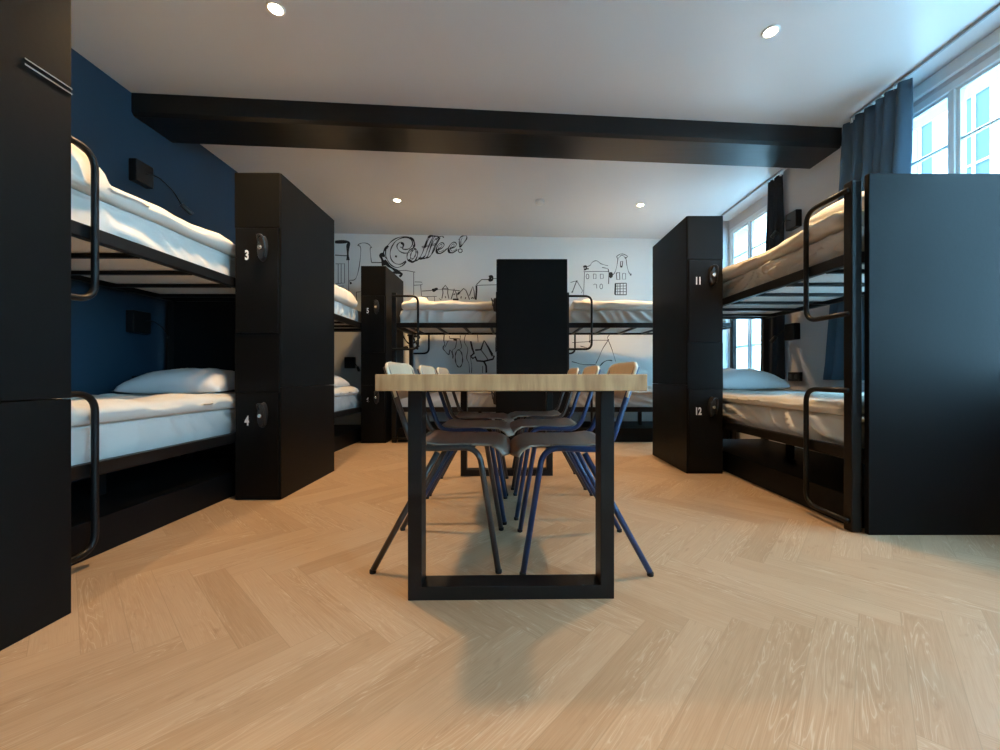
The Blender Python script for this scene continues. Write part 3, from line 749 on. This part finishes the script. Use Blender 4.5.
right = [
 (T,[(235,560),(245,320),(235,310)],False), (T,[(245,318),(330,315),(480,315)],False), (Bk,[(232,270),(260,265),(262,290),(240,295),(275,288),(285,290)]), (T,[(270,265),(300,255),(320,225),(355,208),(380,215),(405,235),(430,245),(480,258)]),
 (T,[(420,275),(450,280),(478,290),(485,320)]), (Mw,[(482,290),(490,330),(488,380),(485,440)],False),
 (T,ell(275,365,14,24)), (T,[(333,340),(360,342),(360,385),(335,388),(333,340)],False), (T,[(402,342),(432,342),(434,382),(405,388),(402,342)],False), (T,[(335,450),(345,440),(365,445),(368,485)],False), (T,ell(412,465,14,24)),
 (Bk*1.3,[(490,345),(515,335),(520,360),(500,368),(525,352)]), (T,[(525,352),(550,320),(568,260),(578,190)]), (T,[(565,165),(590,148),(618,138),(650,148),(678,165)]), (T,[(565,165),(578,185),(600,165),(618,150),(640,165),(655,180),(678,165)]),
 (Bk,[(652,178),(658,180)]), (T,[(660,185),(668,250),(680,300),(695,335),(712,345)]), (Bk,[(700,345),(714,347)]), (Mw,[(604,265),(606,215),(626,213),(622,265)],False), (Bk,[(603,265),(622,268)],False),
 (Mw,[(563,330),(595,325),(598,395),(568,395),(563,330)],False), (T,[(625,335),(655,332),(656,392),(622,392),(625,335)],False),
 (Mw,[(552,435),(665,432)],False), (Bk,[(555,435),(550,545)],False), (Mw,[(548,548),(665,548)],False), (Mw,[(663,432),(663,548)],False), (Mw,[(600,434),(600,548)],False), (T,[(578,434),(576,548)],False), (T,[(632,434),(632,548)],False), (T,[(552,462),(663,460)],False), (T,[(552,490),(663,488)],False), (T,[(552,518),(663,516)],False),
 (T,[(105,425),(150,412),(165,412)],False), (Mw,[(165,412),(122,525)],False), (T,[(170,412),(225,505),(215,530)],False), (Bk,[(120,515),(125,525)]), (Bk,[(162,410),(170,415)]),
]
mural_part('gabled_house_drawing', [q for q in right if 230 <= q[1][0][0] < 496 and q[1][0][1] != 345], (560,240,10))
mural_part('gabled_house_drawing', [q for q in right if q[1][0][0] >= 496 or q[1][0] == (490,345)], (560,240,10))
mural_part('roof_drawing', [q for q in right if q[1][0][0] < 230], (560,240,10))
low2 = [
 (T,[(470,130),(445,165),(452,190)]), (T,[(452,190),(400,270),(365,350),(335,410)]), (T,[(452,190),(485,270),(522,390)]), (Bk,[(448,185),(456,190)]), (T,[(115,212),(275,203),(290,190),(450,190)],False), (T,[(278,135),(278,205)],False), (Bk,[(272,203),(284,203)]),
 (T,[(190,245),(230,255),(268,265)]), (T,[(110,390),(150,400),(220,418),(335,420)]), (Mw,[(375,430),(410,395),(450,378),(490,382)]),
]
mural_part('cup_drawing', low2, (560,320,9.38))

# ------------------------------------------------------------------ outside
o = obj('courtyard_ground', B((3.0,30,-30,40,-.3,-.05)), M['ground']); o['kind'] = 'structure'
bld = empty('opposite_building', (12,9,-.05)); tag(bld, 'white building with tall sash windows seen through the near window', 'building')
obj('facade', B((.0,1.0,-14,26,0,11.6)), M['facade'], bld)
obj('cornice', B((-.18,0,-14,26,8.62,8.80),(-.10,0,-14,26,4.1,4.25)), M['facade'], bld, .02)
wl = []
k = 0
for fl in (5.35, 1.05):
    for i in range(13):
        y = -8.2 + i*1.36
        cy = y
        fr = obj('window', B((-.06,0,cy-.45,cy-.37,fl,fl+2.8),(-.06,0,cy+.37,cy+.45,fl,fl+2.8),(-.06,0,cy-.37,cy+.37,fl+2.70,fl+2.8),(-.06,0,cy-.37,cy+.37,fl,fl+.08),
            (-.06,-.01,cy-.025,cy+.025,fl+.08,fl+2.7),(-.06,-.01,cy-.37,cy-.025,fl+1.72,fl+1.78),(-.06,-.01,cy+.025,cy+.37,fl+1.72,fl+1.78),(-.06,-.01,cy-.37,cy-.025,fl+.9,fl+.94),(-.06,-.01,cy+.025,cy+.37,fl+.9,fl+.94),
            (-.12,0,cy-.52,cy+.52,fl-.08,fl)), M['frame'], bld)
        obj('pane', B((-.012,-.002,cy-.37,cy+.37,fl+.08,fl+2.7)), M['far_pane'], fr)

# ------------------------------------------------------------------ light, camera, view
w = bpy.data.worlds.new('World'); S.world = w; w.use_nodes = True
bg = w.node_tree.nodes['Background']
bg.inputs[0].default_value = (.32,.66,.96,1); bg.inputs[1].default_value = 9.0
for (y0,y1) in OPEN:
    ld = bpy.data.lights.new('window_portal','AREA'); ld.shape = 'RECTANGLE'; ld.size = 1.85; ld.size_y = y1-y0-.02
    ld.cycles.is_portal = True
    lo = bpy.data.objects.new('window_portal', ld); COL.objects.link(lo); lo.location = (2.88,(y0+y1)/2,1.635)
    lo.rotation_euler = (0,R(90),0)
ld = bpy.data.lights.new('sun','SUN'); ld.energy = 5.5; ld.color = (.80,.92,1); ld.angle = R(1)
lo = bpy.data.objects.new('sun', ld); COL.objects.link(lo); lo.location = (-5,0,20)
lo.rotation_euler = Vector((1,.25,-1.25)).to_track_quat('-Z','Y').to_euler()
cd = bpy.data.cameras.new('camera'); cam = bpy.data.objects.new('camera', cd); COL.objects.link(cam)
cam.location = (0,0,CH); cam.rotation_euler = (R(90),0,0)
cd.sensor_width = 36; cd.lens = F/1000*36; cd.shift_x = -(VX-500)/1000; cd.shift_y = (VY-375)/1000
cd.clip_start = .02
S.camera = cam
S.view_settings.view_transform = 'Standard'; S.view_settings.look = 'None'; S.view_settings.gamma = 1
S.view_settings.use_curve_mapping = False; S.view_settings.exposure = 1.08
